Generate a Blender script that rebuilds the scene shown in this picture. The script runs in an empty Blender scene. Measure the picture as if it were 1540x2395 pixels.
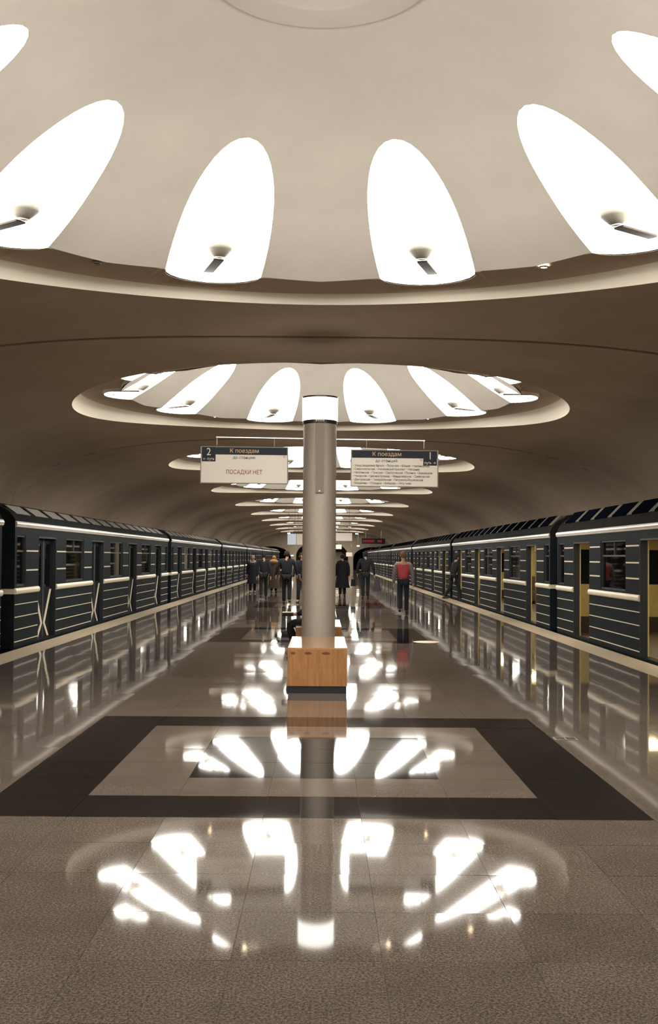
import bpy, bmesh, math, random
from mathutils import Vector, Matrix
random.seed(7)
R = math.radians
PI = math.pi
S = bpy.context.scene
C = S.collection

# ------------------------------------------------------------------ camera, world, exposure
F = 2560.0                                   # focal length in pixels of the 1540x2395 frame
PITCH, YAW, ROLL = R(1.5), R(0.33), R(0.45)
cam = bpy.data.cameras.new('camera')
cam.sensor_fit = 'VERTICAL'
cam.sensor_height = 36.0
cam.sensor_width = 36.0 * 1540 / 2395
cam.lens = 36.0 * F / 2395
cam.shift_y = (1302 - 1197.5 - F * math.tan(PITCH)) / 2395
cam.clip_start = 0.05
cam.clip_end = 400
camo = bpy.data.objects.new('camera', cam)
C.objects.link(camo)
camo.location = (0.05, 0, 1.6)
camo.rotation_mode = 'QUATERNION'
camo.rotation_quaternion = (Matrix.Rotation(-YAW, 4, 'Z') @ Matrix.Rotation(PI / 2 + PITCH, 4, 'X') @ Matrix.Rotation(ROLL, 4, 'Z')).to_quaternion()
S.camera = camo

w = bpy.data.worlds.new('world')
S.world = w
w.use_nodes = True
w.node_tree.nodes['Background'].inputs[0].default_value = (0.05, 0.045, 0.04, 1)
w.node_tree.nodes['Background'].inputs[1].default_value = 0.2

S.view_settings.view_transform = 'Standard'
S.view_settings.look = 'None'
S.view_settings.exposure = 0.0
S.view_settings.gamma = 1.0
S.view_settings.use_curve_mapping = False

NICHE_E = 17.0                                # emission put into the niche plaster in place of its lamp light
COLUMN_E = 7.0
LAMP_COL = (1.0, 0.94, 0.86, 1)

# ------------------------------------------------------------------ materials
def mat(name, col, rough=0.6, metal=0.0, spec=0.5, emit=0.0, ecol=None, noise=None, bump=None, coords='Object'):
    m = bpy.data.materials.new(name)
    m.use_nodes = True
    nt = m.node_tree
    b = nt.nodes['Principled BSDF']
    b.inputs['Base Color'].default_value = (*col, 1)
    b.inputs['Roughness'].default_value = rough
    b.inputs['Metallic'].default_value = metal
    b.inputs['Specular IOR Level'].default_value = spec
    if emit:
        b.inputs['Emission Color'].default_value = ecol or (*col, 1)
        b.inputs['Emission Strength'].default_value = emit
    vec = None
    if noise or bump:
        if coords == 'World':
            g = nt.nodes.new('ShaderNodeNewGeometry'); vec = g.outputs['Position']
        else:
            g = nt.nodes.new('ShaderNodeTexCoord'); vec = g.outputs['Object']
    if noise:
        scale, amount, stretch = noise
        mp = nt.nodes.new('ShaderNodeMapping'); mp.inputs['Scale'].default_value = stretch
        nt.links.new(vec, mp.inputs['Vector'])
        n = nt.nodes.new('ShaderNodeTexNoise'); n.inputs['Scale'].default_value = scale; n.inputs['Detail'].default_value = 6
        n.inputs['Roughness'].default_value = 0.7
        nt.links.new(mp.outputs['Vector'], n.inputs['Vector'])
        r = nt.nodes.new('ShaderNodeValToRGB')
        r.color_ramp.elements[0].position = 0.32; r.color_ramp.elements[1].position = 0.68
        r.color_ramp.elements[0].color = (*[c * (1 - amount) for c in col], 1)
        r.color_ramp.elements[1].color = (*[min(1, c * (1 + amount)) for c in col], 1)
        nt.links.new(n.outputs['Fac'], r.inputs['Fac'])
        nt.links.new(r.outputs['Color'], b.inputs['Base Color'])
    if bump:
        scale, strength = bump
        n2 = nt.nodes.new('ShaderNodeTexNoise'); n2.inputs['Scale'].default_value = scale; n2.inputs['Detail'].default_value = 4
        nt.links.new(vec, n2.inputs['Vector'])
        bp = nt.nodes.new('ShaderNodeBump'); bp.inputs['Strength'].default_value = strength; bp.inputs['Distance'].default_value = 0.01
        nt.links.new(n2.outputs['Fac'], bp.inputs['Height'])
        nt.links.new(bp.outputs['Normal'], b.inputs['Normal'])
    return m

def granite(name, c0, c1, c2, rough, spec=0.33):
    m = bpy.data.materials.new(name); m.use_nodes = True
    nt = m.node_tree; b = nt.nodes['Principled BSDF']
    g = nt.nodes.new('ShaderNodeNewGeometry')
    oi = nt.nodes.new('ShaderNodeObjectInfo')
    n = nt.nodes.new('ShaderNodeTexNoise'); n.inputs['Scale'].default_value = 85; n.inputs['Detail'].default_value = 8; n.inputs['Roughness'].default_value = 0.85
    n2 = nt.nodes.new('ShaderNodeTexNoise'); n2.inputs['Scale'].default_value = 3.0; n2.inputs['Detail'].default_value = 3
    nt.links.new(g.outputs['Position'], n.inputs['Vector']); nt.links.new(g.outputs['Position'], n2.inputs['Vector'])
    r = nt.nodes.new('ShaderNodeValToRGB')
    e = r.color_ramp.elements
    e[0].position = 0.41; e[0].color = (*c0, 1); e[1].position = 0.60; e[1].color = (*c2, 1)
    k = e.new(0.5); k.color = (*c1, 1)
    nt.links.new(n.outputs['Fac'], r.inputs['Fac'])
    h = nt.nodes.new('ShaderNodeHueSaturation')
    mr = nt.nodes.new('ShaderNodeMapRange'); mr.inputs['To Min'].default_value = 0.92; mr.inputs['To Max'].default_value = 1.08
    nt.links.new(oi.outputs['Random'], mr.inputs['Value'])
    mm = nt.nodes.new('ShaderNodeMath'); mm.operation = 'MULTIPLY_ADD'; mm.inputs[1].default_value = 0.5; mm.inputs[2].default_value = -0.25
    nt.links.new(n2.outputs['Fac'], mm.inputs[0])
    ad = nt.nodes.new('ShaderNodeMath'); ad.operation = 'ADD'
    nt.links.new(mr.outputs['Result'], ad.inputs[0]); nt.links.new(mm.outputs[0], ad.inputs[1])
    nt.links.new(ad.outputs[0], h.inputs['Value'])
    nt.links.new(r.outputs['Color'], h.inputs['Color'])
    nt.links.new(h.outputs['Color'], b.inputs['Base Color'])
    b.inputs['Roughness'].default_value = rough
    b.inputs['Specular IOR Level'].default_value = spec
    return m

def glass(name, tint, gloss=0.08):
    m = bpy.data.materials.new(name); m.use_nodes = True
    nt = m.node_tree; nt.nodes.remove(nt.nodes['Principled BSDF'])
    o = nt.nodes['Material Output']
    t = nt.nodes.new('ShaderNodeBsdfTransparent'); t.inputs[0].default_value = (*tint, 1)
    g = nt.nodes.new('ShaderNodeBsdfGlossy'); g.inputs['Roughness'].default_value = 0.03
    f = nt.nodes.new('ShaderNodeFresnel'); f.inputs['IOR'].default_value = 1.45
    mx = nt.nodes.new('ShaderNodeMixShader')
    nt.links.new(f.outputs[0], mx.inputs[0]); nt.links.new(t.outputs[0], mx.inputs[1]); nt.links.new(g.outputs[0], mx.inputs[2])
    nt.links.new(mx.outputs[0], o.inputs['Surface'])
    return m

def emis(name, col, strength):
    m = bpy.data.materials.new(name); m.use_nodes = True
    nt = m.node_tree; nt.nodes.remove(nt.nodes['Principled BSDF'])
    e = nt.nodes.new('ShaderNodeEmission'); e.inputs[0].default_value = col; e.inputs[1].default_value = strength
    nt.links.new(e.outputs[0], nt.nodes['Material Output'].inputs['Surface'])
    return m

M = {}
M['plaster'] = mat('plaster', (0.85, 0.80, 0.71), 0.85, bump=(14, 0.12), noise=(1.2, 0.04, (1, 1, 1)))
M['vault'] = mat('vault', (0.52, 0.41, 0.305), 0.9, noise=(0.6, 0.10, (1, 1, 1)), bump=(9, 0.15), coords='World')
M['rim'] = mat('rim', (0.88, 0.81, 0.68), 0.85)
M['niche'] = emis('niche_plaster_glow', LAMP_COL, NICHE_E)  # plaster lit by its lamp, drawn as a glowing surface
def backing(m):                                 # niche plaster made to emit on its room side only; back left plain
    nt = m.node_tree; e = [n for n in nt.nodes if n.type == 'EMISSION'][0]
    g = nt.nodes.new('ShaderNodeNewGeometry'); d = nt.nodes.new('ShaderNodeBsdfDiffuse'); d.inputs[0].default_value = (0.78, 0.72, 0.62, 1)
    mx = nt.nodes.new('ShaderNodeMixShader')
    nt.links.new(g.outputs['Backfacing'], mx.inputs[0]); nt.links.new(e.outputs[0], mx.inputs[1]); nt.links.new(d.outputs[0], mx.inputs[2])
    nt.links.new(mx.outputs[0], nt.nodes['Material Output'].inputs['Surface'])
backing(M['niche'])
M['column_glow'] = emis('column_glow', LAMP_COL, COLUMN_E)
M['bulb'] = emis('bulb', (1.0, 0.78, 0.5, 1), 60.0)
M['granite'] = granite('granite', (0.030, 0.024, 0.020), (0.088, 0.071, 0.057), (0.18, 0.148, 0.12), 0.045)
M['granite_dark'] = granite('granite_dark', (0.002, 0.002, 0.003), (0.006, 0.006, 0.007), (0.018, 0.016, 0.015), 0.035)
M['bed'] = mat('joint_mortar', (0.16, 0.13, 0.10), 0.7)
M['kerb'] = mat('kerb', (0.33, 0.265, 0.175), 0.5, noise=(20, 0.12, (1, 1, 1)), coords='World')
M['concrete'] = mat('concrete', (0.05, 0.045, 0.04), 0.9, noise=(2, 0.3, (1, 1, 1)), coords='World')
M['endwall'] = mat('endwall', (0.32, 0.27, 0.19), 0.8, noise=(1.5, 0.12, (1, 1, 1)), coords='World')
M['dark'] = mat('dark', (0.006, 0.008, 0.012), 0.6)
M['navy'] = mat('navy_paint', (0.0095, 0.0135, 0.0155), 0.5, spec=0.3, noise=(3, 0.25, (1, 1, 1)))
M['navy3'] = mat('roof_right', (0.012, 0.011, 0.010), 0.6, spec=0.04, noise=(3, 0.3, (1, 1, 1)))
M['navy2'] = mat('navy_roof', (0.010, 0.011, 0.012), 0.6, spec=0.04, noise=(3, 0.3, (1, 1, 1)))
for q in ('navy', 'navy2', 'navy3'): M[q].node_tree.nodes['Principled BSDF'].inputs['IOR'].default_value = 1.12
M['scoop_dark'] = mat('scoop_dark', (0.002, 0.003, 0.005), 0.9, spec=0.0)  # right scoops, their shaded look put into the colour; also left fairing
M['scoop_lit'] = mat('scoop_lit', (0.10, 0.09, 0.072), 0.6, noise=(6, 0.3, (1, 1, 1)))  # left scoops, same part as the right; lit look put into the colour
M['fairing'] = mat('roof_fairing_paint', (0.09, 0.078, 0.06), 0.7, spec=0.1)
M['kick'] = mat('kick_panel', (0.03, 0.018, 0.012), 0.6)
M['cream'] = mat('cream_paint', (0.62, 0.55, 0.41), 0.4)
M['gutter'] = mat('gutter_metal', (0.55, 0.51, 0.44), 0.25, metal=0.15)
M['liner'] = mat('car_liner', (0.50, 0.41, 0.18), 0.45, noise=(4, 0.15, (1, 1, 1)))
M['seat'] = mat('seat_vinyl', (0.06, 0.03, 0.02), 0.5)
M['carfloor'] = mat('car_floor', (0.05, 0.03, 0.02), 0.6)
M['glass'] = glass('window_glass', (0.85, 0.82, 0.68))
M['carlamp'] = emis('car_lamp', (1.0, 0.82, 0.48, 1), 24.0)
M['chrome'] = mat('chrome', (0.6, 0.56, 0.5), 0.25, metal=0.9)
M['column'] = mat('column_metal', (0.42, 0.365, 0.30), 0.36, metal=0.25, noise=(160, 0.25, (1, 1, 1)), bump=(180, 0.5))
M['slot'] = mat('slot', (0.20, 0.17, 0.135), 0.45, metal=0.2)
M['ring'] = mat('ring_dark', (0.05, 0.038, 0.03), 0.3, metal=0.4)
M['wood'] = mat('wood_veneer', (0.33, 0.16, 0.062), 0.2, noise=(5, 0.22, (6, 6, 0.7)))
M['plinth'] = mat('plinth', (0.008, 0.010, 0.014), 0.5)
M['sign_white'] = mat('sign_white', (0.74, 0.69, 0.59), 0.2)
M['sign_navy'] = mat('sign_navy', (0.006, 0.009, 0.022), 0.35, spec=0.2)
M['sign_text_light'] = mat('sign_text_light', (0.72, 0.66, 0.45), 0.5)
M['sign_text_dark'] = mat('sign_text_dark', (0.07, 0.06, 0.055), 0.5)
M['sign_text_red'] = mat('sign_text_red', (0.25, 0.06, 0.03), 0.5)
M['sign_text_orange'] = mat('sign_text_orange', (0.72, 0.48, 0.22), 0.5)
M['box_white'] = emis('lightbox', (0.85, 0.95, 1.0, 1), 0.6)
M['led'] = emis('led_red', (1.0, 0.06, 0.10, 1), 0.3)
M['bowl'] = mat('lamp_bowl', (0.30, 0.28, 0.235), 0.7)
M['arm'] = mat('lamp_arm', (0.045, 0.034, 0.026), 0.6, spec=0.1)
M['mullion'] = mat('mullion', (0.05, 0.035, 0.025), 0.5)
M['hatch'] = mat('hatch', (0.62, 0.42, 0.26), 0.3, metal=0.3)

# ------------------------------------------------------------------ mesh helpers
class MB:
    def __init__(s): s.v = []; s.f = []; s.m = []
    def add(s, vs, fs, mi=0):
        o = len(s.v); s.v += [tuple(p) for p in vs]
        for f in fs: s.f.append(tuple(i + o for i in f)); s.m.append(mi)
    def box(s, x0, x1, y0, y1, z0, z1, mi=0):
        v = [(x0, y0, z0), (x1, y0, z0), (x1, y1, z0), (x0, y1, z0), (x0, y0, z1), (x1, y0, z1), (x1, y1, z1), (x0, y1, z1)]
        s.add(v, [(0, 3, 2, 1), (4, 5, 6, 7), (0, 1, 5, 4), (1, 2, 6, 5), (2, 3, 7, 6), (3, 0, 4, 7)], mi)
    def cyl(s, p0, p1, r0, r1=None, n=16, cap=True, mi=0):
        r1 = r0 if r1 is None else r1
        p0 = Vector(p0); p1 = Vector(p1); d = (p1 - p0).normalized()
        a = Vector((0, 0, 1)) if abs(d.z) < 0.9 else Vector((1, 0, 0))
        u = d.cross(a).normalized(); v = d.cross(u).normalized()
        vs = [p0 + (u * math.cos(2 * PI * i / n) + v * math.sin(2 * PI * i / n)) * r0 for i in range(n)]
        vs += [p1 + (u * math.cos(2 * PI * i / n) + v * math.sin(2 * PI * i / n)) * r1 for i in range(n)]
        fs = [(i, n + i, n + (i + 1) % n, (i + 1) % n) for i in range(n)]
        if cap: fs += [tuple(range(n)), tuple(range(2 * n - 1, n - 1, -1))]
        s.add(vs, fs, mi)
    def lathe(s, prof, n=24, c=(0, 0, 0), mi=0):
        vs = []
        for r, z in prof:
            for i in range(n): vs.append((c[0] + r * math.cos(2 * PI * i / n), c[1] + r * math.sin(2 * PI * i / n), c[2] + z))
        fs = []
        for k in range(len(prof) - 1):
            for i in range(n): fs.append((k * n + i, k * n + (i + 1) % n, (k + 1) * n + (i + 1) % n, (k + 1) * n + i))
        s.add(vs, fs, mi)
    def ell(s, c, rx, ry, rz, n=12, m=8, mi=0):
        vs = [(c[0], c[1], c[2] - rz)]
        for j in range(1, m):
            t = -PI / 2 + PI * j / m
            for i in range(n):
                a = 2 * PI * i / n
                vs.append((c[0] + rx * math.cos(t) * math.cos(a), c[1] + ry * math.cos(t) * math.sin(a), c[2] + rz * math.sin(t)))
        vs.append((c[0], c[1], c[2] + rz)); L = len(vs) - 1
        fs = [(0, 1 + (i + 1) % n, 1 + i) for i in range(n)]
        for j in range(m - 2):
            for i in range(n):
                a = 1 + j * n + i; b = 1 + j * n + (i + 1) % n
                fs.append((a, b, b + n, a + n))
        fs += [(L, 1 + (m - 2) * n + i, 1 + (m - 2) * n + (i + 1) % n) for i in range(n)]
        s.add(vs, fs, mi)
    def mesh(s, name, mats, smooth=False, auto=None):
        me = bpy.data.meshes.new(name)
        me.from_pydata(s.v, [], s.f)
        for m in (mats if isinstance(mats, (list, tuple)) else [mats]): me.materials.append(M[m] if isinstance(m, str) else m)
        if any(s.m): me.polygons.foreach_set('material_index', s.m)
        if smooth:
            me.polygons.foreach_set('use_smooth', [True] * len(me.polygons))
            if auto is not None: me.set_sharp_from_angle(angle=R(auto))
        me.update()
        return me
    def build(s, name, mats, parent=None, loc=None, smooth=False, auto=None):
        return put(name, s.mesh(name, mats, smooth, auto), parent, loc)

def put(name, me, parent=None, loc=None, rot=None):
    o = bpy.data.objects.new(name, me); C.objects.link(o)
    if loc is not None: o.location = loc
    if rot is not None: o.rotation_euler = rot
    if parent is not None: o.parent = parent
    return o
def tag(o, label=None, cat=None, group=None, kind=None):
    if label: o['label'] = label
    if cat: o['category'] = cat
    if group: o['group'] = group
    if kind: o['kind'] = kind
    return o
def empty(name, loc=(0, 0, 0), rz=0):
    o = bpy.data.objects.new(name, None); C.objects.link(o); o.location = loc; o.rotation_euler = (0, 0, rz); return o
def text_mesh(txt, size, matname, align='CENTER'):
    cu = bpy.data.curves.new('t', 'FONT'); cu.body = txt; cu.size = size; cu.align_x = align; cu.align_y = 'CENTER'
    cu.extrude = 0.0008; cu.resolution_u = 3
    o = bpy.data.objects.new('t', cu); C.objects.link(o)
    dg = bpy.context.evaluated_depsgraph_get()
    me = bpy.data.meshes.new_from_object(o.evaluated_get(dg))
    bpy.data.objects.remove(o); bpy.data.curves.remove(cu)
    me.materials.clear(); me.materials.append(M[matname])
    return me

# ------------------------------------------------------------------ layout constants
PITCH_D = 13.66                       # distance from dome to dome
D0 = 8.84                             # first dome in view
DOMES = [D0 + PITCH_D * k for k in range(-1, 10)]
END = 138.5
BACK = D0 - PITCH_D * 1.5
VA, VN, VH = 9.3, 3.2, 4.755
def vault_z(x):
    u = min(1.0, abs(x) / VA)
    return VH * (1 - u ** VN) ** (1 / VN)

# ------------------------------------------------------------------ floor: bed, slabs
XE = [0.3, 0.9, 1.5, 2.1, 2.6, 3.1, 3.6, 4.1, 4.6]
XE = [-x for x in reversed(XE)] + XE
YE = []
k = -1
while True:
    c = D0 + PITCH_D * k
    ys = [c - 2.1 + 0.6 * i for i in range(8)]
    nxt = c + PITCH_D - 2.1
    step = (nxt - (c + 2.1)) / 16
    ys += [c + 2.1 + step * i for i in range(1, 16)]
    YE += ys
    k += 1
    if c > END: break
YE = [c for c in ([D0 - PITCH_D - 2.1 - 0.59 * i for i in range(12, 0, -1)] + YE) if BACK < c < END]
fb = MB(); fb.box(-5.08, 5.08, BACK, END, -0.35, -0.006)
floor = fb.build('floor', 'bed'); tag(floor, kind='structure')
def is_dark(xc, yc):
    for c in DOMES + [DOMES[-1] + PITCH_D]:
        dx, dy = abs(xc), abs(yc - c)
        if dx < 2.1 and dy < 2.1:
            return not (dx < 1.5 and dy < 1.5) or (dx < 0.9 and dy < 0.9)
    return False
slab_cache = {}
rest = MB(); nind = 0
for j in range(len(YE) - 1):
    y0, y1 = YE[j], YE[j + 1]
    for i in range(len(XE) - 1):
        x0, x1 = XE[i], XE[i + 1]
        xc, yc = (x0 + x1) / 2, (y0 + y1) / 2
        gx0 = 0.005 if abs(abs(x0) - 3.6) < 0.01 else 0.0009
        gx1 = 0.005 if abs(abs(x1) - 3.6) < 0.01 else 0.0012
        tx, ty = random.gauss(0, 0.0009), random.gauss(0, 0.0009)
        dk = is_dark(xc, yc)
        if y0 > 3.4 and nind < 300 and abs(xc) < (y0 + 0.9) * 0.34 + 0.6:
            key = (round(x1 - x0, 2), round(y1 - y0, 3), gx0, gx1, dk)
            if key not in slab_cache:
                b = MB(); hx, hy = (x1 - x0) / 2, (y1 - y0) / 2 - 0.0012
                b.box(-hx + gx0, hx - gx1, -hy, hy, -0.03, 0)
                slab_cache[key] = b.mesh('floor_slab', 'granite_dark' if dk else 'granite')
            o = put('floor_slab', slab_cache[key], floor, (xc, yc, 0), (tx, ty, 0)); nind += 1
        else:
            a, b_, c_, d_ = x0 + gx0, x1 - gx1, y0 + 0.0012, y1 - 0.0012
            zz = [(px - xc) * -ty + (py - yc) * tx for px, py in ((a, c_), (b_, c_), (b_, d_), (a, d_))]
            v = [(a, c_, -0.03), (b_, c_, -0.03), (b_, d_, -0.03), (a, d_, -0.03), (a, c_, zz[0]), (b_, c_, zz[1]), (b_, d_, zz[2]), (a, d_, zz[3])]
            rest.add(v, [(4, 5, 6, 7), (0, 1, 5, 4), (1, 2, 6, 5), (2, 3, 7, 6), (3, 0, 4, 7)], 1 if dk else 0)
fr = rest.build('floor_slab_field', ['granite', 'granite_dark'], floor); tag(fr, kind='stuff')

# platform edges, trackbed, side walls
for n, s in ((1, -1), (2, 1)):
    b = MB(); x0, x1 = sorted((s * 4.605, s * 5.08))
    b.box(x0, x1, BACK, END, -0.3, 0.004)
    tag(b.build('trim_%d' % n, 'kerb'), kind='structure')
for nm, s in (('wall_platform_left', -1), ('wall_platform_right', 1)):
    b = MB(); x0, x1 = sorted((s * 4.85, s * 5.03)); b.box(x0, x1, BACK, END, -1.4, -0.3)
    tag(b.build(nm, 'concrete'), kind='structure')
for nm, s in (('floor_track_left', -1), ('floor_track_right', 1)):
    b = MB(); x0, x1 = sorted((s * 4.8, s * 9.4)); b.box(x0, x1, BACK - 1, END + 14, -1.5, -1.4)
    tag(b.build(nm, 'concrete'), kind='structure')
for nm, s in (('wall_left', -1), ('wall_right', 1)):
    b = MB(); x0, x1 = sorted((s * 9.3, s * 9.45)); b.box(x0, x1, BACK, END, -1.5, 0.02)
    tag(b.build(nm, 'vault'), kind='structure')

# ------------------------------------------------------------------ ceiling vault with elliptical openings
RX, RZ = 5.02, 4.79
vb = MB()
def ring_pts(c, n=96):
    return [2 * PI * i / n for i in range(n)]
for c in DOMES:
    n = 96; angs = []
    hw, hl = VA - 0.0005, PITCH_D / 2
    ca = math.atan2(hl, hw)
    for i in range(n):
        angs.append(2 * PI * i / n)
    angs = sorted(angs + [ca, PI - ca, PI + ca, 2 * PI - ca])
    nr = 18; rows = []
    for a in angs:
        ex, ey = RX * math.cos(a), RZ * math.sin(a)
        dx, dy = math.cos(a), math.sin(a)
        # the ray through the same polar angle as the ellipse point
        L = math.hypot(ex, ey); ux, uy = ex / L, ey / L
        t = min(hw / abs(ux) if abs(ux) > 1e-9 else 1e9, hl / abs(uy) if abs(uy) > 1e-9 else 1e9)
        bx, by = ux * t, uy * t
        row = []
        for q in range(nr + 1):
            s_ = q / nr
            s_ = 1 - (1 - s_) ** 1.6
            x = ex + (bx - ex) * s_; y = ey + (by - ey) * s_
            row.append((x, c + y, vault_z(x)))
        rows.append(row)
    # corner rays
    o = len(vb.v)
    for row in rows: vb.v += row
    m_ = nr + 1; na = len(rows)
    for i in range(na):
        j = (i + 1) % na
        for q in range(nr):
            vb.f.append((o + i * m_ + q, o + j * m_ + q, o + j * m_ + q + 1, o + i * m_ + q + 1)); vb.m.append(0)
    # close the corners exactly
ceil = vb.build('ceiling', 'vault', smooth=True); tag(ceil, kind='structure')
# thin expansion joints between bays
jm = MB()
for k, c in enumerate(DOMES[:-1]):
    y = c + PITCH_D / 2
    pts = [(-9.0 + 18.0 * i / 60) for i in range(61)]
    for i in range(60):
        a, b = pts[i], pts[i + 1]
        za, zb = vault_z(a) - 0.006, vault_z(b) - 0.006
        jm.add([(a, y - 0.05, za), (b, y - 0.05, zb), (b, y + 0.05, zb), (a, y + 0.05, za)], [(0, 1, 2, 3)])
M['joint'] = mat('joint_dark', (0.22, 0.175, 0.13), 0.9)
tag(jm.build('trim_3', 'joint'), kind='structure')

# ------------------------------------------------------------------ domes
PROF = [(0, 6.50), (0.5, 6.485), (1.0, 6.42), (1.6, 6.24), (2.1, 6.04), (2.4, 5.88), (3.2, 5.42), (3.7, 5.10), (4.05, 4.89)]
def prof_z(r):
    for (a, za), (b, zb) in zip(PROF, PROF[1:]):
        if r <= b: 
            t = (r - a) / (b - a); return za + (zb - za) * t
    return PROF[-1][1]
RT, RB = 2.39, 4.05
def nw(r):
    t = min(1.0, max(0.0, (4.12 - r) / (4.12 - RT)))
    return 0.565 * math.sqrt(max(0.0, 1 - t * t))
def dome_surface():
    # sector by sector: between niches; each sector spans 36 degrees centred on a niche, with kinks at the sector borders
    b = MB(); nb = MB()
    rs_low = [RT + (RB - RT) * (1 - math.cos(PI / 2 * q / 18)) ** 0.9 for q in range(19)]
    rs_top = [0.0, 0.35, 0.8, 1.25, 1.7, 2.05]
    for kx in range(10):
        ph = R(18 + 36 * kx)
        d = Vector((math.sin(ph), math.cos(ph), 0)); t = Vector((math.cos(ph), -math.sin(ph), 0))
        def P(r, lat):      # lat: lateral offset measured as an angle share of the sector at radius r
            a = math.asin(max(-1, min(1, lat / r))) if r > 1e-6 else 0
            # slightly faceted toward the bottom: radius shrinks beside the niche, reaches full at the kink
            v = d * (r * math.cos(a)) + t * (r * math.sin(a))
            edge = max(0.0, (abs(a) - R(8)) / R(10)); low = max(0.0, (r - 2.0) / 2.05)
            return Vector((v.x, v.y, prof_z(r) - 0.035 * edge * low * low))
        H = R(18)
        # top region
        for q in range(len(rs_top)):
            r0 = rs_top[q]; r1 = rs_top[q + 1] if q + 1 < len(rs_top) else RT
            for i in range(8):
                a0, a1 = -H + 2 * H * i / 8, -H + 2 * H * (i + 1) / 8
                v = [P(r0, r0 * math.sin(a0)), P(r0, r0 * math.sin(a1)), P(r1, r1 * math.sin(a1)), P(r1, r1 * math.sin(a0))]
                if r0 == 0: b.add(v[1:], [(0, 1, 2)])
                else: b.add(v, [(0, 1, 2, 3)])
        # flanks
        for q in range(18):
            r0, r1 = rs_low[q], rs_low[q + 1]
            for s in (-1, 1):
                w0, w1 = nw(r0), nw(r1)
                e0, e1 = r0 * math.sin(H), r1 * math.sin(H)
                for i in range(4):
                    f0, f1 = i / 4, (i + 1) / 4
                    v = [P(r0, s * (w0 + (e0 - w0) * f0)), P(r0, s * (w0 + (e0 - w0) * f1)), P(r1, s * (w1 + (e1 - w1) * f1)), P(r1, s * (w1 + (e1 - w1) * f0))]
                    b.add(v, [(0, 1, 2, 3)] if s > 0 else [(3, 2, 1, 0)])
    me = b.mesh('dome_shell', 'plaster')
    bm = bmesh.new(); bm.from_mesh(me); bmesh.ops.remove_doubles(bm, verts=bm.verts, dist=0.002)
    bmesh.ops.recalc_face_normals(bm, faces=bm.faces); bm.to_mesh(me); bm.free()
    me.polygons.foreach_set('use_smooth', [True] * len(me.polygons))
    return me
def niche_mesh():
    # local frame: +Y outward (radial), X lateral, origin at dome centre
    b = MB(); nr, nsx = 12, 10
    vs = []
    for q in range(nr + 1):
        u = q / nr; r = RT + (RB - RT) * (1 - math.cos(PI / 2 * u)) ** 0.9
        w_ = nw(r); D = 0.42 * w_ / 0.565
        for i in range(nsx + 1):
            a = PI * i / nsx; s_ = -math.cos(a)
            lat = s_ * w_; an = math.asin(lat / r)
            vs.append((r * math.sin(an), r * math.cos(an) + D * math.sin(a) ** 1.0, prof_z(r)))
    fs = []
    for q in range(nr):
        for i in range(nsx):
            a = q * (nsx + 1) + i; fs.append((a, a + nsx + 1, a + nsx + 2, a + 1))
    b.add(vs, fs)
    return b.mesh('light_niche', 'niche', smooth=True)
dome_me, niche_me = dome_surface(), niche_mesh()
# lip: plaster strip closing the back of each niche bottom
def rim_mesh():
    b = MB(); n = 120; vs = []
    for i in range(n):
        a = 2 * PI * i / n; x, y = RX * math.cos(a), RZ * math.sin(a)
        z0, z1 = vault_z(x) - 0.004, 4.86
        vs += [(x, y, z0), (x, y, z0 + (z1 - z0) * 0.6), (x * 0.998, y * 0.998, z0 + (z1 - z0) * 0.85), (x * 0.975, y * 0.975, z1)]
    fs = []
    for i in range(n):
        j = (i + 1) % n
        for q in range(3): fs.append((i * 4 + q, j * 4 + q, j * 4 + q + 1, i * 4 + q + 1))
    b.add(vs, fs); return b.mesh('rim', 'rim', smooth=True)
def soffit_mesh():
    b = MB(); n = 360; vs = []
    for i in range(n):
        a = 2 * PI * i / n
        ph = ((90 - math.degrees(a)) % 36) - 18           # angle from the nearest niche axis
        lat = 4.08 * math.sin(R(ph)); ri = 4.06
        if abs(lat) < 0.56: ri = 4.06 + 0.44 * math.sqrt(1 - (lat / 0.56) ** 2)
        vs += [(ri * math.cos(a), ri * math.sin(a), 4.965), (RX * .975 * math.cos(a), RZ * .975 * math.sin(a), 4.86)]
    # radii differ near the long axis of the platform: the dome shell hangs in front of the soffit
    fs = [(i * 2, ((i + 1) % n) * 2, ((i + 1) % n) * 2 + 1, i * 2 + 1) for i in range(n)]
    b.add(vs, fs); return b.mesh('soffit', 'vault')
def edge_mesh():
    b = MB(); n = 720; vs = []
    for i in range(n):
        a = 2 * PI * i / n; ph = ((90 - math.degrees(a)) % 36) - 18
        lat = 4.08 * math.sin(R(ph)); ri = 4.062
        if abs(lat) < 0.56: ri = 4.062 + 0.435 * math.sqrt(1 - (lat / 0.56) ** 2)
        vs += [(ri * math.cos(a), ri * math.sin(a), 4.884), (ri * math.cos(a), ri * math.sin(a), 4.972)]
    b.add(vs, [(i * 2, ((i + 1) % n) * 2, ((i + 1) % n) * 2 + 1, i * 2 + 1) for i in range(n)])
    return b.mesh('edge_band', 'plaster', smooth=True)
rim_me, soffit_me, edge_me = rim_mesh(), soffit_mesh(), edge_mesh()
med = MB(); med.lathe([(1.0, 6.43), (0.95, 6.385), (0.63, 6.405), (0.58, 6.355), (0.01, 6.37)], 56); med_me = med.mesh('medallion', 'plaster', smooth=True)
b = MB()   # reflector bowl, open to the top; grey flare also imitates the lamp's soft shadow
b.lathe([(0.045, 0.0), (0.06, 0.0), (0.10, 0.035), (0.15, 0.085), (0.18, 0.15), (0.172, 0.15), (0.14, 0.085), (0.09, 0.04), (0.045, 0.012)], 24)
bowl_me = b.mesh('reflector_bowl', 'bowl', smooth=True)
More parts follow.
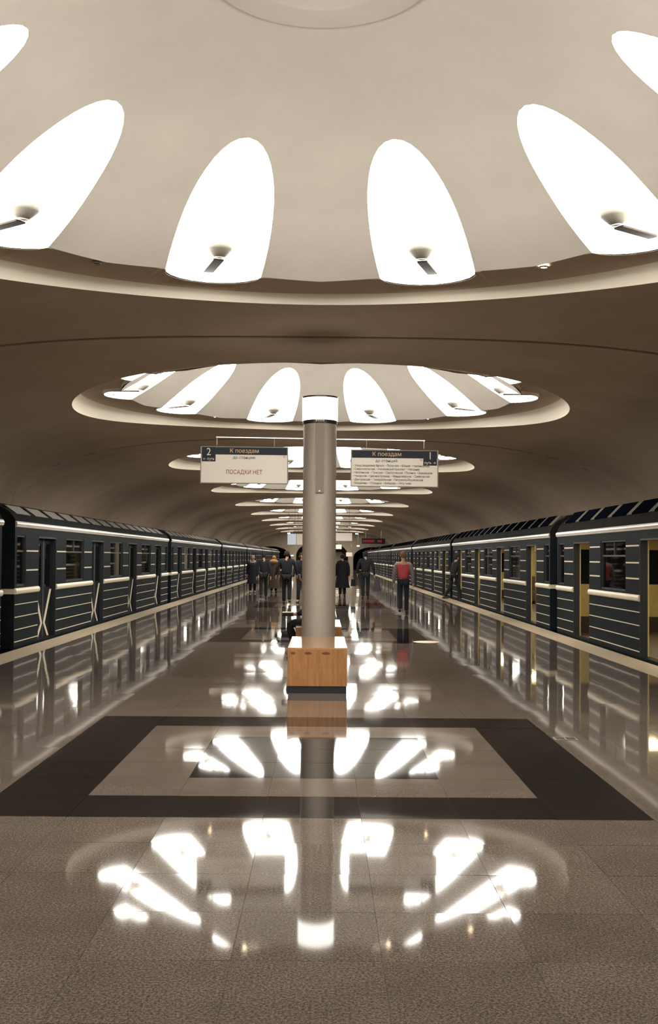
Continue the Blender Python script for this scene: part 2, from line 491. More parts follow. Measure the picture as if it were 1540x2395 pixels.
b = MB(); b.lathe([(0.001, -0.004), (0.055, 0.0), (0.06, 0.012), (0.001, 0.013)], 16); cap_me = b.mesh('bowl_cap', mat('bowl_cap', (0.9, 0.88, 0.82), 0.5), smooth=True)
b = MB(); b.box(-0.06, 0.06, 0.03, 0.64, -0.02, 0.0); arm_me = b.mesh('bracket_arm', 'arm')
b = MB(); b.lathe([(0.038, 0.0), (0.05, -0.012), (0.055, 0.0), (0.05, 0.01)], 16); dl_me = b.mesh('downlight', 'chrome', smooth=True)
b = MB(); b.lathe([(0.001, -0.006), (0.03, -0.004), (0.038, 0.0), (0.001, 0.004)], 14); db_me = b.mesh('bulb', 'bulb')
b = MB(); b.lathe([(0.001, -0.006), (0.03, -0.004), (0.038, 0.0), (0.001, 0.004)], 14); dbo_me = b.mesh('bulb', 'dark')
ORD = ['behind the camera', 'nearest, filling the top of the picture', 'second from the camera, above the column', 'third from the camera, behind the two signs', 'fourth from the camera', 'fifth from the camera', 'sixth from the camera', 'seventh from the camera', 'eighth from the camera', 'ninth from the camera', 'tenth and farthest from the camera']
for di, c in enumerate(DOMES):
    root = empty('ceiling_dome', (0, c, 4.95))
    tag(root, 'cream scalloped light dome, ' + ORD[di], 'dome', 'light domes along the vault')
    off = (0, 0, -4.95)
    put('dome_shell', dome_me, root, off); put('rim', rim_me, root, off); put('soffit', soffit_me, root, off)
    put('medallion', med_me, root, off); put('edge_band', edge_me, root, off)
    for kx in range(10):
        ph = R(18 + 36 * kx)
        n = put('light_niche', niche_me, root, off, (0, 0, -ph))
        if di <= 5:
            put('reflector_bowl', bowl_me, n, (0, 3.73, 5.0), (R(8), 0, 0))
            put('bowl_cap', cap_me, n, (0, 3.73, 4.99), (R(8), 0, 0))
            put('bracket_arm', arm_me, n, (0, 3.73, 4.99))
    azs = [36, -36, 90, -90, 142, -142, 164, -164]
    for a in azs:
        if di > 7 and abs(a) != 36: continue
        q = R(a); p = (4.32 * math.sin(q), 4.32 * math.cos(q), -0.045)
        dl = put('downlight', dl_me, root, p)
        lit = not ((di == 1 and a == -36) or (di in (3,) ) or (di == 5 and a == -36) or (di == 2 and a == -142))
        put('bulb', db_me if lit else dbo_me, dl)

# ------------------------------------------------------------------ end walls
def poly_wall(name, y, thick, outer, holes, m):
    cu = bpy.data.curves.new('w', 'CURVE'); cu.dimensions = '2D'; cu.fill_mode = 'BOTH'; cu.extrude = thick / 2
    for pts in [outer] + holes:
        sp = cu.splines.new('POLY'); sp.points.add(len(pts) - 1); sp.use_cyclic_u = True
        for i, p in enumerate(pts): sp.points[i].co = (p[0], p[1], 0, 1)
    o = bpy.data.objects.new('w', cu); C.objects.link(o)
    dg = bpy.context.evaluated_depsgraph_get(); me = bpy.data.meshes.new_from_object(o.evaluated_get(dg))
    bpy.data.objects.remove(o); bpy.data.curves.remove(cu)
    me.transform(Matrix.Translation((0, y, 0)) @ Matrix.Rotation(PI / 2, 4, 'X'))
    me.materials.clear(); me.materials.append(M[m])
    return put(name, me)
outer = [(-9.4, -1.5), (9.4, -1.5), (9.4, 0)] + [(9.3 * math.cos(PI * i / 40), 1.0 * vault_z(9.3 * math.cos(PI * i / 40)) + 0.02) for i in range(41)] + [(-9.4, 0)]
def portal(s):
    p = [(3.95, -1.4), (8.9, -1.4), (8.9, 1.2)] + [(6.42 + 2.48 * math.cos(PI * i / 14), 1.5 + 1.35 * math.sin(PI * i / 14)) for i in range(15)]
    return [(s * a, b) for a, b in p]
arch = [(-3.3, 0.0), (3.3, 0.0), (3.3, 1.6)] + [(3.3 * math.cos(PI * i / 18), 1.7 + 1.9 * math.sin(PI * i / 18)) for i in range(19)]
tag(poly_wall('wall_back', END + 0.2, 0.5, outer, [portal(-1), portal(1), arch], 'endwall'), kind='structure')
tag(poly_wall('wall_front', BACK - 0.2, 0.4, outer, [], 'endwall'), kind='structure')
for nm, s in (('wall_tunnel_left', -1), ('wall_tunnel_right', 1)):
    b = MB(); x0, x1 = sorted((s * 3.9, s * 9.0)); y0, y1 = END + 0.45, END + 14
    b.box(x0 - .1, x0, y0, y1, -1.5, 3.1); b.box(x1, x1 + .1, y0, y1, -1.5, 3.1); b.box(x0, x1, y0, y1, 3.0, 3.1); b.box(x0, x1, y1, y1 + .1, -1.5, 3.1)
    tag(b.build(nm, 'dark'), kind='structure')
b = MB(); y0, y1 = END + 0.45, END + 8
b.box(-3.6, -3.5, y0, y1, -.1, 3.9); b.box(3.5, 3.6, y0, y1, -.1, 3.9); b.box(-3.5, 3.5, y0, y1, 3.8, 3.9); b.box(-3.5, 3.5, y1, y1 + .1, -.1, 3.9)
tag(b.build('wall_hall', mat('hall', (0.16, 0.12, 0.07), 0.8)), kind='structure')
st = empty('stairs', (0, END + 1.0, 0)); tag(st, 'dim stairs rising behind the arch in the far end wall', 'stairs')
for i in range(14):
    b = MB(); b.box(-2.6, 2.6, 0.32 * i, 0.32 * (i + 1), 0.0, 0.16 * (i + 1)); b.build('step', 'endwall', st)

# ------------------------------------------------------------------ column with bench boxes and signs
def column(y, label, group=None):
    r = empty('light_column', (0, y, 0)); tag(r, label, 'column', group)
    b = MB(); b.lathe([(0.239, 0.0), (0.239, 3.49)], 48); b.build('shaft', 'column', r, smooth=True)
    b = MB(); b.lathe([(0.236, 3.49), (0.25, 3.495), (0.25, 3.54), (0.236, 3.545)], 48); b.build('collar', 'ring', r, smooth=True, auto=40)
    g = MB()
    for i in range(5): g.cyl((-0.05 + i * 0.025, -0.252, 3.497), (-0.05 + i * 0.025, -0.252, 3.54), 0.009, n=8)
    g.build('ribbed_clasp', 'chrome', r, smooth=True)
    b = MB(); b.lathe([(0.254, 3.545), (0.254, 3.86)], 48); b.build('lamp_shade', 'column_glow', r, smooth=True)
    b = MB(); b.lathe([(0.0, 3.862), (0.262, 3.862), (0.262, 3.885), (0.0, 3.885)], 48); b.build('lamp_cap', 'ring', r)
    b = MB(); b.lathe([(0.001, 3.53), (0.236, 3.53)], 24); b.build('lamp_base', 'ring', r)
    b = MB(); b.box(-0.055, 0.055, -0.262, -0.225, 2.5, 3.48); s_ = b.build('cable_cover', 'slot', r)
    b = MB(); b.cyl((0, -0.266, 2.525), (0, -0.26, 2.525), 0.012, n=10); b.build('screw', 'chrome', s_)
    b = MB(); b.lathe([(0.24, 0.0), (0.262, 0.0), (0.262, 0.05), (0.24, 0.06)], 36); b.build('foot_ring', 'ring', r)
    return r
CY = D0 + PITCH_D / 2
cl = column(CY, 'nearest grey metal column with glowing white top, between the wooden benches')
names = ['second', 'third', 'fourth', 'fifth', 'sixth', 'seventh', 'eighth', 'ninth']
for i in range(1, 9):
    column(CY + PITCH_D * i, names[i - 1] + ' grey lit column, hidden in line behind the nearest one', 'lit columns down the platform axis')

def bench(y0, y1, label):
    r = empty('bench', (0, (y0 + y1) / 2, 0)); tag(r, label, 'bench', 'wooden box benches at the nearest column')
    L = (y1 - y0) / 2
    b = MB(); b.box(-0.342, 0.342, -L + 0.012, L - 0.012, 0.0, 0.085); b.build('plinth', 'plinth', r)
    b = MB(); w_ = 0.35; z0, z1, t = 0.085, 0.515, 0.022
    b.box(-w_, w_, -L, -L + t, z0, z1); b.build('front_panel', 'wood', r)
    b = MB(); b.box(-w_, w_, L - t, L, z0, z1); b.build('rear_panel', 'wood', r)
    for s in (-1, 1):
        b = MB(); x0, x1 = sorted((s * w_, s * (w_ - t))); b.box(x0, x1, -L + t, L - t, z0, z1); b.build('side_panel', 'wood', r)
    b = MB(); e = 0.004
    b.add([(-w_, -L, z1), (w_, -L, z1), (w_, L, z1), (-w_, L, z1), (-w_ + e, -L + e, z1 + .018), (w_ - e, -L + e, z1 + .018), (w_ - e, L - e, z1 + .018), (-w_ + e, L - e, z1 + .018)],
          [(0, 3, 2, 1), (4, 5, 6, 7), (0, 1, 5, 4), (1, 2, 6, 5), (2, 3, 7, 6), (3, 0, 4, 7)])
    b.build('top', 'wood_top', r)
    return r
M['wood_top'] = mat('wood_top', (0.32, 0.17, 0.075), 0.09, noise=(5, 0.15, (6, 0.7, 6)))
b1 = bench(12.84, 14.65, 'orange wooden box bench in front of the nearest column')
M['smudge'] = mat('smudge', (0.13, 0.05, 0.02), 0.4)
for x, w_ in ((-0.285, 0.03), (-0.11, 0.042), (0.1, 0.05)):
    b = MB(); n = 16
    b.add([(x + w_ * math.cos(2 * PI * i / n), -0.906, 0.468 + 0.016 * math.sin(2 * PI * i / n)) for i in range(n)], [tuple(range(n))])
    b.add([(x + w_ * math.cos(2 * PI * i / n), -0.9055, 0.468 + 0.016 * math.sin(2 * PI * i / n)) for i in range(n)], [tuple(reversed(range(n)))])
    b.build('scuff_mark', 'smudge', b1)
bench(16.75, 18.6, 'wooden box bench behind the nearest column, partly hidden')

def sign(x, z, rot, left):
    r = empty('direction_sign', (x, CY - 0.1, z)); r.rotation_euler = (0, rot, 0)
    W, H = 1.225, 0.505
    if left: tag(r, 'hanging white platform sign with a 2 and red-brown words, left of the column', 'sign', 'hanging signs at the column')
    else: tag(r, 'hanging white platform sign with a 1 and a station list, right of the column', 'sign', 'hanging signs at the column')
    b = MB(); b.box(-W / 2, W / 2, -0.02, 0.02, 0, H); b.build('board', 'sign_white', r)
    fm = MB(); t = 0.012
    fm.box(-W / 2 - t, -W / 2, -0.026, 0.026, -t, H + t); fm.box(W / 2, W / 2 + t, -0.026, 0.026, -t, H + t)
    fm.box(-W / 2, W / 2, -0.026, 0.026, -t, 0); fm.box(-W / 2, W / 2, -0.026, 0.026, H, H + t); fm.build('frame', 'slot', r)
    bx = 0.195; hh = 0.105
    sx0, sx1 = (-W / 2 + 0.008, -W / 2 + 0.008 + bx) if left else (W / 2 - 0.008 - bx, W / 2 - 0.008)
    b = MB(); b.box(-W / 2 + .004, W / 2 - .004, -0.0215, -0.019, H - hh, H - 0.002); b.build('header_band', 'sign_navy', r)
    b = MB(); b.box(sx0, sx1, -0.0235, -0.02, H - 0.205, H); nb_ = b.build('number_panel', 'sign_navy', r)
    def T(txt, size, m, px, pz, par, name='lettering', sx=1, al='CENTER', dy=-0.0245):
        me = text_mesh(txt, size, m, al); o = put(name, me, par, (px, dy, pz), (PI / 2, 0, 0)); o.scale = (sx, 1, 1); return o
    cx = (sx0 + sx1) / 2
    T('2' if left else '1', 0.15, 'sign_text_light', cx, H - 0.072, nb_, 'numeral', 0.9, dy=-0.0255)
    T('← путь' if left else 'путь →', 0.055, 'sign_text_light', cx, H - 0.17, nb_, 'track_word', 0.9, dy=-0.0255)
    hx = 0.0 if left else -0.11
    T('К поездам', 0.082, 'sign_text_orange', hx, H - 0.052, r, sx=1.0)
    T('до станции:' if left else 'до станций:', 0.055, 'sign_text_dark', hx, H - 0.145, r, sx=1.05)
    # small pictogram square
    px = W / 2 - 0.045 if left else sx0 - 0.03
    b = MB()
    for a in ((-.014, .014, -.014, -.011), (-.014, .014, .011, .014), (-.014, -.011, -.014, .014), (.011, .014, -.014, .014), (-.008, .008, -.002, .001)):
        b.box(px + a[0], px + a[1], -0.0225, -0.02, H - 0.125 + a[2], H - 0.125 + a[3])
    b.build('pictogram', 'sign_text_dark', r)
    if left:
        T('ПОСАДКИ НЕТ', 0.083, 'sign_text_red', 0.0, 0.15, r, sx=0.85)
    else:
        rows = ['• Улица Академика Янгеля  • Пражская  • Южная  • Чертановская', '• Севастопольская  • Нахимовский проспект  • Нагорная',
                '• Нагатинская  • Тульская  • Серпуховская  • Полянка  • Боровицкая', '• Чеховская  • Цветной бульвар  • Менделеевская  • Савёловская',
                '• Дмитровская  • Тимирязевская  • Петровско-Разумовская', '• Владыкино  • Отрадное  • Бибирево  • Алтуфьево']
        for i, t_ in enumerate(rows):
            T(t_, 0.043, 'sign_text_dark', -W / 2 + 0.02, 0.29 - 0.05 * i, r, sx=0.80, al='LEFT')
    return r
br = empty('sign_bracket', (0, CY - 0.1, 3.278)); br.rotation_euler = (0, R(0.5), 0)
tag(br, 'thin metal cross bracket on the column carrying the two hanging signs', 'bracket')
b = MB(); b.box(-1.48, -0.235, -0.008, 0.008, -0.007, 0.007); b.build('arm', 'chrome', br)
b = MB(); b.box(0.235, 1.50, -0.008, 0.008, -0.007, 0.007); b.build('arm', 'chrome', br)
for x in (-1.47, -0.65, 0.67, 1.49):
    b = MB(); b.cyl((x, 0, -0.01), (x, 0, -0.118), 0.008, n=8); b.build('rod', 'chrome', br)
sign(-1.075, 2.64, R(0.25), True)
sign(1.065, 2.61, R(0.2), False)

# ------------------------------------------------------------------ metro cars
GAP, CL = 0.38, 19.2
DOORS = [2.6, 7.27, 11.93, 16.6]; DH = 0.66
WINS = [(4.93, 0.82), (9.6, 0.82), (14.27, 0.82), (0.78, 0.27), (18.42, 0.27)]
def spans(lo, hi, cuts):
    out = []; p = lo
    for a, b in sorted(cuts):
        if a > p: out.append((p, a))
        p = b
    if hi > p: out.append((p, hi))
    return out
yb0, yb1 = GAP, CL - GAP
XO = 1.35
car_me = {}
def side_mesh():
    b = MB(); t = 0.12
    for a, c in spans(yb0, yb1, [(d - DH, d + DH) for d in DOORS] + [(w_ - h, w_ + h) for w_, h in WINS]):
        b.box(XO - t, XO, a, c, 0.0, 2.08)
    for d in DOORS: b.box(XO - t, XO, d - DH, d + DH, 1.93, 2.08); b.box(XO - t, XO, d - DH, d + DH, -0.02, 0.03)
    for w_, h in WINS: b.box(XO - t, XO, w_ - h, w_ + h, 1.93, 2.08); b.box(XO - t, XO, w_ - h, w_ + h, 0.0, 1.05)
    b.box(XO - 0.05, XO - 0.01, yb0, yb1, -0.1, 0.0)
    return b.mesh('side_wall', 'navy')
def liner_mesh():
    b = MB(); x0, x1 = XO - 0.145, XO - 0.121
    for a, c in spans(yb0 + .1, yb1 - .1, [(d - DH, d + DH) for d in DOORS] + [(w_ - h, w_ + h) for w_, h in WINS]):
        b.box(x0, x1, a, c, 0.03, 2.02)
    for d in DOORS: b.box(x0, x1, d - DH, d + DH, 1.93, 2.02)
    for w_, h in WINS: b.box(x0, x1, w_ - h, w_ + h, 1.93, 2.02); b.box(x0, x1, w_ - h, w_ + h, 0.03, 1.05)
    return b.mesh('wall_lining', 'liner')
def roof_mesh(hh, m):
    b = MB(); n = 20; vs = []
    for y in (yb0, yb1):
        for i in range(n + 1):
            a = PI * i / n
            vs.append((1.37 * math.copysign(abs(math.cos(a)) ** 0.85, math.cos(a)), y, 2.08 + hh * math.sin(a) ** 0.9))
    fs = [(i, i + 1, n + 2 + i, n + 1 + i) for i in range(n)]
    fs += [tuple(range(n + 1)), tuple(range(2 * n + 1, n, -1))]
    b.add(vs, fs); return b.mesh('roof', m, smooth=True, auto=40)
def end_mesh():
    b = MB()
    for y0 in (yb0,):
        for s in (-1, 1):
            x0, x1 = sorted((s * (XO - 0.121), s * 0.35)); b.box(x0, x1, y0, y0 + 0.1, 0.0, 2.08)
        b.box(-0.35, 0.35, y0, y0 + 0.1, 1.9, 2.08)
        b.box(-0.35, 0.35, y0 + 0.03, y0 + 0.07, 0.0, 1.9)
    return b.mesh('end_wall', 'navy')
def endliner_mesh():
    b = MB(); y0, y1 = yb0 + 0.101, yb0 + 0.13
    for x0, x1 in ((-1.2, -0.9), (-0.45, -0.3), (0.3, 0.45), (0.9, 1.2), (-0.3, 0.3)):
        b.box(x0, x1, y0, y1 + (0.012 if x0 == -0.3 else 0), 0.35, 2.03 if abs(x0 + x1) > 0.1 else 1.0)
    b.box(-0.9, -0.45, y0, y1, 0.35, 1.05); b.box(0.45, 0.9, y0, y1, 0.35, 1.05); b.box(-0.9, -0.45, y0, y1, 1.8, 2.03); b.box(0.45, 0.9, y0, y1, 1.8, 2.03); b.box(-0.3, 0.3, y0, y1, 1.75, 2.03)
    return b.mesh('end_lining', 'liner')
def under_mesh():
    b = MB(); b.box(-1.25, 1.25, yb0 + .2, yb1 - .2, -0.3, -0.03)
    for yc in (3.3, 15.9):
        b.box(-1.1, 1.1, yc - 1.5, yc + 1.5, -1.15, -0.4)
        for dy in (-1.05, 1.05):
            for s in (-1, 1): b.cyl((s * 0.75, yc + dy, -0.95), (s * 0.9, yc + dy, -0.95), 0.43, n=20)
    b.box(-0.9, 0.9, 7.0, 12.2, -0.85, -0.3); b.box(-0.12, 0.12, -0.02, yb0 + .3, -0.5, -0.3); b.box(-0.12, 0.12, yb1 - .3, CL - 0.02, -0.5, -0.3)
    return b.mesh('underframe', 'dark')
def half_round(b, y0, y1, z, r, x=XO, n=8):
    vs = []
    for y in (y0, y1):
        for i in range(n + 1):
            a = -PI / 2 + PI * i / n; vs.append((x + r * 0.7 * math.cos(a), y, z + r * math.sin(a)))
    b.add(vs, [(i, n + 1 + i, n + 2 + i, i + 1) for i in range(n)] + [tuple(range(n, -1, -1)), tuple(range(n + 1, 2 * n + 2))])
door_sp = spans(yb0, yb1, [(d - DH, d + DH) for d in DOORS])
all_sp = spans(yb0, yb1, [(d - DH, d + DH) for d in DOORS] + [(w_ - h, w_ + h) for w_, h in WINS])
def leaf_mesh():
    # door leaf, local y 0..0.66 (0 at the outer edge, 0.66 at the seam), x thin
    b = MB(); x0, x1 = -0.03, 0.0; w_ = 0.655
    b.box(x0, x1, 0, w_, 0.03, 0.98); b.box(x0, x1, 0, w_, 1.8, 1.93); b.box(x0, x1, 0, 0.12, 0.98, 1.8); b.box(x0, x1, w_ - 0.14, w_, 0.98, 1.8)
    n0 = len(b.f)
    b.box(x0 - 0.006, x0 - 0.001, 0.0, w_ - 0.07, 0.03, 0.96, 1); b.box(x0 - .006, x0 - .001, 0, 0.12, 0.96, 1.93, 1); b.box(x0 - .006, x0 - .001, 0.12, w_ - 0.07, 1.82, 1.93, 1)
    b.box(x0 - .007, x0 - .001, w_ - 0.07, w_, 0.03, 1.93, 2)
    b.box(x1, x1 + 0.006, w_ - 0.05, w_, 0.03, 1.93, 2)
    return b.mesh('door_leaf', ['navy', 'liner', 'dark'])
def chevron_mesh():
    b = MB(); p = [(0.03, 0.93), (0.50, 0.30), (0.20, 0.04)]; wd = 0.125
    for (a, za), (c, zc) in zip(p, p[1:]):
        b.add([(0.001, a, za), (0.001, a + wd, za), (0.001, c + wd, zc), (0.001, c, zc), (0.009, a, za), (0.009, a + wd, za), (0.009, c + wd, zc), (0.009, c, zc)],
              [(4, 7, 6, 5), (0, 4, 5, 1), (1, 5, 6, 2), (2, 6, 7, 3), (3, 7, 4, 0), (0, 1, 2, 3)])
    return b.mesh('chevron_strip', 'cream')
def mesh1(name, m, boxes):
    b = MB()
    for q in boxes: b.box(*q)
    return b.mesh(name, m)
CM = dict(side=side_mesh(), liner=liner_mesh(), roofL=roof_mesh(0.50, 'navy2'), roofR=roof_mesh(0.60, 'navy3'), end=end_mesh(), under=under_mesh(), leaf=leaf_mesh(), chev=chevron_mesh())
CM['leafglass'] = mesh1('door_glass', 'glass', [(-0.02, -0.012, 0.12, 0.515, 0.98, 1.8)])
def wsize(h): 
    key = 'win%.2f' % h
    if key not in CM:
        f = MB(); t = 0.03
        f.box(-0.075, -0.01, -h, -h + t, 1.05, 1.93); f.box(-0.075, -0.01, h - t, h, 1.05, 1.93); f.box(-0.075, -0.01, -h + t, h - t, 1.05, 1.05 + t); f.box(-0.075, -0.01, -h + t, h - t, 1.93 - t, 1.93)
        CM[key] = f.mesh('window_frame', 'dark')
        CM[key + 'b'] = mesh1('transom_bar', 'mullion', [(-0.07, -0.03, -h + t, h - t, 1.64, 1.67)] + ([(-0.07, -0.03, -0.012, 0.012, 1.67, 1.9)] if h > 0.5 else []))
        CM[key + 'g'] = mesh1('pane', 'glass', [(-0.055, -0.048, -h + t, h - t, 1.08, 1.9)])
    return key
CM['frame'] = mesh1('door_frame', 'dark', [(-0.118, 0.002, -DH, -DH + 0.012, 0.03, 1.93), (-0.118, 0.002, DH - 0.012, DH, 0.03, 1.93), (-0.118, 0.002, -DH + .012, DH - .012, 1.9, 1.93)])
CM['scoopL'] = None
def scoop_mesh(m, dz):
    b = MB(); vs = []
    for y in (0.0, 0.92):
        vs += [(1.25, y, 2.26 + dz * .4), (1.27, y, 2.32 + dz * .5), (1.06, y, 2.48 + dz), (0.95, y, 2.46 + dz)]
    b.add(vs, [(0, 4, 5, 1), (1, 5, 6, 2), (2, 6, 7, 3), (0, 1, 2, 3), (4, 7, 6, 5), (3, 7, 4, 0)])
    return b.mesh('roof_scoop', m)
CM['scoopL'] = scoop_mesh('scoop_lit', -0.02); CM['scoopR'] = scoop_mesh('scoop_dark', 0.11)
g = MB(); half_round(g, yb0, yb1, 2.115, 0.055, XO + 0.0); CM['gutter'] = g.mesh('gutter', 'gutter', smooth=True, auto=50)
for i, (a, c) in enumerate(door_sp):
    b = MB(); half_round(b, a, c, 0.965, 0.055); CM['rail%d' % i] = b.mesh('waist_rail', 'cream', smooth=True, auto=50)
    for q, z in enumerate((0.74, 0.525, 0.31, 0.105)):
        CM['rib%d_%d' % (i, q)] = mesh1('trim_rib', 'cream', [(XO, XO + 0.008, a + 0.03, c - 0.03, z - 0.0075, z + 0.0075)])
CM['endrail'] = mesh1('end_band', 'cream', [(-1.36, -0.36, yb0 - 0.025, yb0, 0.92, 1.01), (0.36, 1.36, yb0 - 0.025, yb0, 0.92, 1.01), (-1.36, -0.36, yb1, yb1 + .025, 0.92, 1.01), (0.36, 1.36, yb1, yb1 + .025, 0.92, 1.01)])
CM['endrib'] = mesh1('end_ribs', 'navy2', [(s0, s1, yb0 - 0.012, yb0, z - .01, z + .01) for z in (0.74, 0.525, 0.31, 0.105) for s0, s1 in ((-1.3, -0.4), (0.4, 1.3))])
CM['floor'] = mesh1('cabin_floor', 'carfloor', [(-1.2, 1.2, yb0 + .1, yb1 - .1, -0.03, 0.03)])
CM['ceil'] = mesh1('cabin_ceiling', 'liner', [(-1.2, 1.2, yb0 + .1, yb1 - .1, 2.03, 2.07)])
CM['lamp'] = mesh1('cabin_lamp', 'carlamp', [(-0.2, 0.2, 0, 0.7, 2.0, 2.029)])
CM['endliner'] = endliner_mesh()
CM['endkick'] = mesh1('kick_panel', 'kick', [(-1.2, 1.2, yb0 + 0.101, yb0 + 0.135, 0.03, 0.35)])
CM['endglass'] = mesh1('end_glass', 'glass', [(-0.3, 0.3, yb0 + 0.11, yb0 + 0.118, 1.0, 1.75)])
def fairing(dz, m):
    b = MB(); vs = []
    for y in (yb0 + 0.25, yb1 - 0.25):
        vs += [(1.24, y, 2.25 + dz * .4), (1.26, y, 2.31 + dz * .5), (1.05, y, 2.468 + dz), (0.94, y, 2.45 + dz)]
    b.add(vs, [(0, 4, 5, 1), (1, 5, 6, 2), (2, 6, 7, 3), (0, 1, 2, 3), (4, 7, 6, 5), (3, 7, 4, 0)])
    return b.mesh('roof_fairing', m)
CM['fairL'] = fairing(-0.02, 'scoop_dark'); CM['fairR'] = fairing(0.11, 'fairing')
CM['seatb'] = mesh1('seat', 'seat', [(-1.2, -0.75, -1.55, 1.55, 0.2, 0.45), (-1.2, -1.1, -1.55, 1.55, 0.45, 0.95)])
CM['pole'] = mesh1('grab_pole', 'chrome', [(-0.74, -0.71, -0.015, 0.015, 0.03, 2.03)])
def upper_strips(zs):
    out = []
    for (a, c) in all_sp:
        if c - a < 0.2: continue
        for z in zs: out.append(mesh1('upper_rib', 'cream', [(XO, XO + 0.008, a + 0.05, c - 0.05, z - 0.013, z + 0.013)]))
    return out
CM['upL'] = upper_strips((1.66, 1.32)); CM['upR'] = upper_strips((1.82, 1.54, 1.28))

def car(X, y0, right, label, group, detail=2):
    r = empty('metro_car', (X, y0 + (CL if right else 0), 0), PI if right else 0)
    tag(r, label, 'train car', group)
    def P(name, me, loc=(0, 0, 0), rz=0, par=None):
        o = put(name, me, par or r, loc, (0, 0, rz)); return o
    P('side_wall', CM['side']); P('side_wall', CM['side'], (0, CL, 0), PI)
    P('wall_lining', CM['liner']); P('wall_lining', CM['liner'], (0, CL, 0), PI)
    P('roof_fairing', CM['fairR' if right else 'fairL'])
    for yy, rz in ((0, 0), (CL, PI)): P('end_lining', CM['endliner'], (0, yy, 0), rz); P('kick_panel', CM['endkick'], (0, yy, 0), rz); P('end_glass', CM['endglass'], (0, yy, 0), rz)
    P('roof', CM['roofR' if right else 'roofL']); P('end_wall', CM['end']); P('end_wall', CM['end'], (0, CL, 0), PI); P('underframe', CM['under']); P('gutter', CM['gutter'])
    P('end_band', CM['endrail']); P('end_ribs', CM['endrib']); P('cabin_floor', CM['floor']); P('cabin_ceiling', CM['ceil'])
    for i in range(len(door_sp)):
        P('waist_rail', CM['rail%d' % i])
        for q in range(4): P('trim_rib', CM['rib%d_%d' % (i, q)])
    for me in CM['upR' if right else 'upL']: P('upper_rib', me)
    for d in DOORS:
        P('door_frame', CM['frame'], (XO, d, 0))
        # far side doors always closed, seen through the cabin
        for side in ((1, 0) if not right else (0,)):
            for e in (-1, 1):
                x = (XO - 0.085) * (1 if side else -1)
                if side: lf = P('door_leaf', CM['leaf'], (x, d + e * 0.658, 0)); lf.scale = (1, -e, 1)
                else: lf = P('door_leaf', CM['leaf'], (x, d + e * 0.658, 0)); lf.scale = (-1, -e, 1)
                P('door_glass', CM['leafglass'], par=lf)
                if side: P('chevron_strip', CM['chev'], par=lf)
        P('cabin_lamp', CM['lamp'], (0, d - 0.35, 0))
    for w_, h in WINS:
        k = wsize(h)
        for side in (1, -1):
            f = P('window_frame', CM[k], (XO * side, w_, 0), 0 if side > 0 else PI)
            P('transom_bar', CM[k + 'b'], par=f); P('pane', CM[k + 'g'], par=f)
        if h > 0.5:
            P('seat', CM['seatb'], (0, w_, 0))
            P('cabin_lamp', CM['lamp'], (0, w_ - 0.35, 0))
            for e in (-1.6, 1.6): P('grab_pole', CM['pole'], (0, w_ + e, 0))
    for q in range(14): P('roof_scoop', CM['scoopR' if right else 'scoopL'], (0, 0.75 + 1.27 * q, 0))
    return r
NL = ['nearest car, cut by the left picture edge', 'second car from the camera with white chevron doors', 'third car from the camera', 'fourth car from the camera', 'fifth car from the camera', 'sixth car from the camera', 'last car by the tunnel mouth']
for k in range(7):
    car(-6.53, -0.95 + 19.2 * k, False, 'dark blue closed-door left-track car, ' + NL[k], 'cars of the left train')
NR = ['nearest car, cut by the right picture edge', 'second car from the camera', 'third car from the camera, behind the boarding man', 'fourth car from the camera', 'fifth car from the camera', 'sixth car from the camera', 'last car by the tunnel mouth']
for k in range(7):
    car(6.53, 5.05 + 19.2 * k, True, 'dark blue open-door right-track car, ' + NR[k], 'cars of the right train')

# ------------------------------------------------------------------ people
def skin_mesh(verts, edges, radii, matname, sub=1):
    me = bpy.data.meshes.new('sk'); me.from_pydata(verts, edges, [])
    o = bpy.data.objects.new('sk', me); C.objects.link(o)
    sm = o.modifiers.new('s', 'SKIN'); sm.use_smooth_shade = True; sm.branch_smoothing = 0.4
    for i, rr in enumerate(radii):
        d = me.skin_vertices[0].data[i]; d.radius = rr if isinstance(rr, tuple) else (rr, rr)
    me.skin_vertices[0].data[0].use_root = True
    ss = o.modifiers.new('u', 'SUBSURF'); ss.levels = sub; ss.render_levels = sub
    dg = bpy.context.evaluated_depsgraph_get()
    out = bpy.data.meshes.new_from_object(o.evaluated_get(dg))
    bpy.data.objects.remove(o); bpy.data.meshes.remove(me)
    out.materials.clear(); out.materials.append(M[matname])
    out.polygons.foreach_set('use_smooth', [True] * len(out.polygons))
    return out
def cloth(name, col, rough=0.9):
    if name not in M: M[name] = mat(name, col, rough, noise=(25, 0.2, (1, 1, 1)))
    return name
M['skin'] = mat('skin', (0.42, 0.24, 0.16), 0.6)
M['eye'] = mat('eye', (0.02, 0.015, 0.01), 0.3)
cloth('black_cloth', (0.004, 0.0045, 0.006)); cloth('navy_cloth', (0.005, 0.006, 0.011)); cloth('denim', (0.008, 0.010, 0.020))
cloth('brown_coat', (0.05, 0.032, 0.018)); cloth('tan_fur', (0.30, 0.17, 0.055)); cloth('red_vest', (0.42, 0.055, 0.06)); cloth('grey_sleeve', (0.15, 0.13, 0.14))
cloth('fur_light', (0.38, 0.32, 0.24)); cloth('hair_dark', (0.018, 0.012, 0.009)); cloth('hair_red', (0.20, 0.09, 0.045)); cloth('hair_grey', (0.20, 0.17, 0.15)); cloth('shoe', (0.006, 0.006, 0.007), 0.5)
cloth('red_coat', (0.45, 0.05, 0.04)); cloth('bag_plaid', (0.05, 0.035, 0.05)); cloth('bag_black', (0.012, 0.012, 0.014)); cloth('paper', (0.6, 0.55, 0.45))

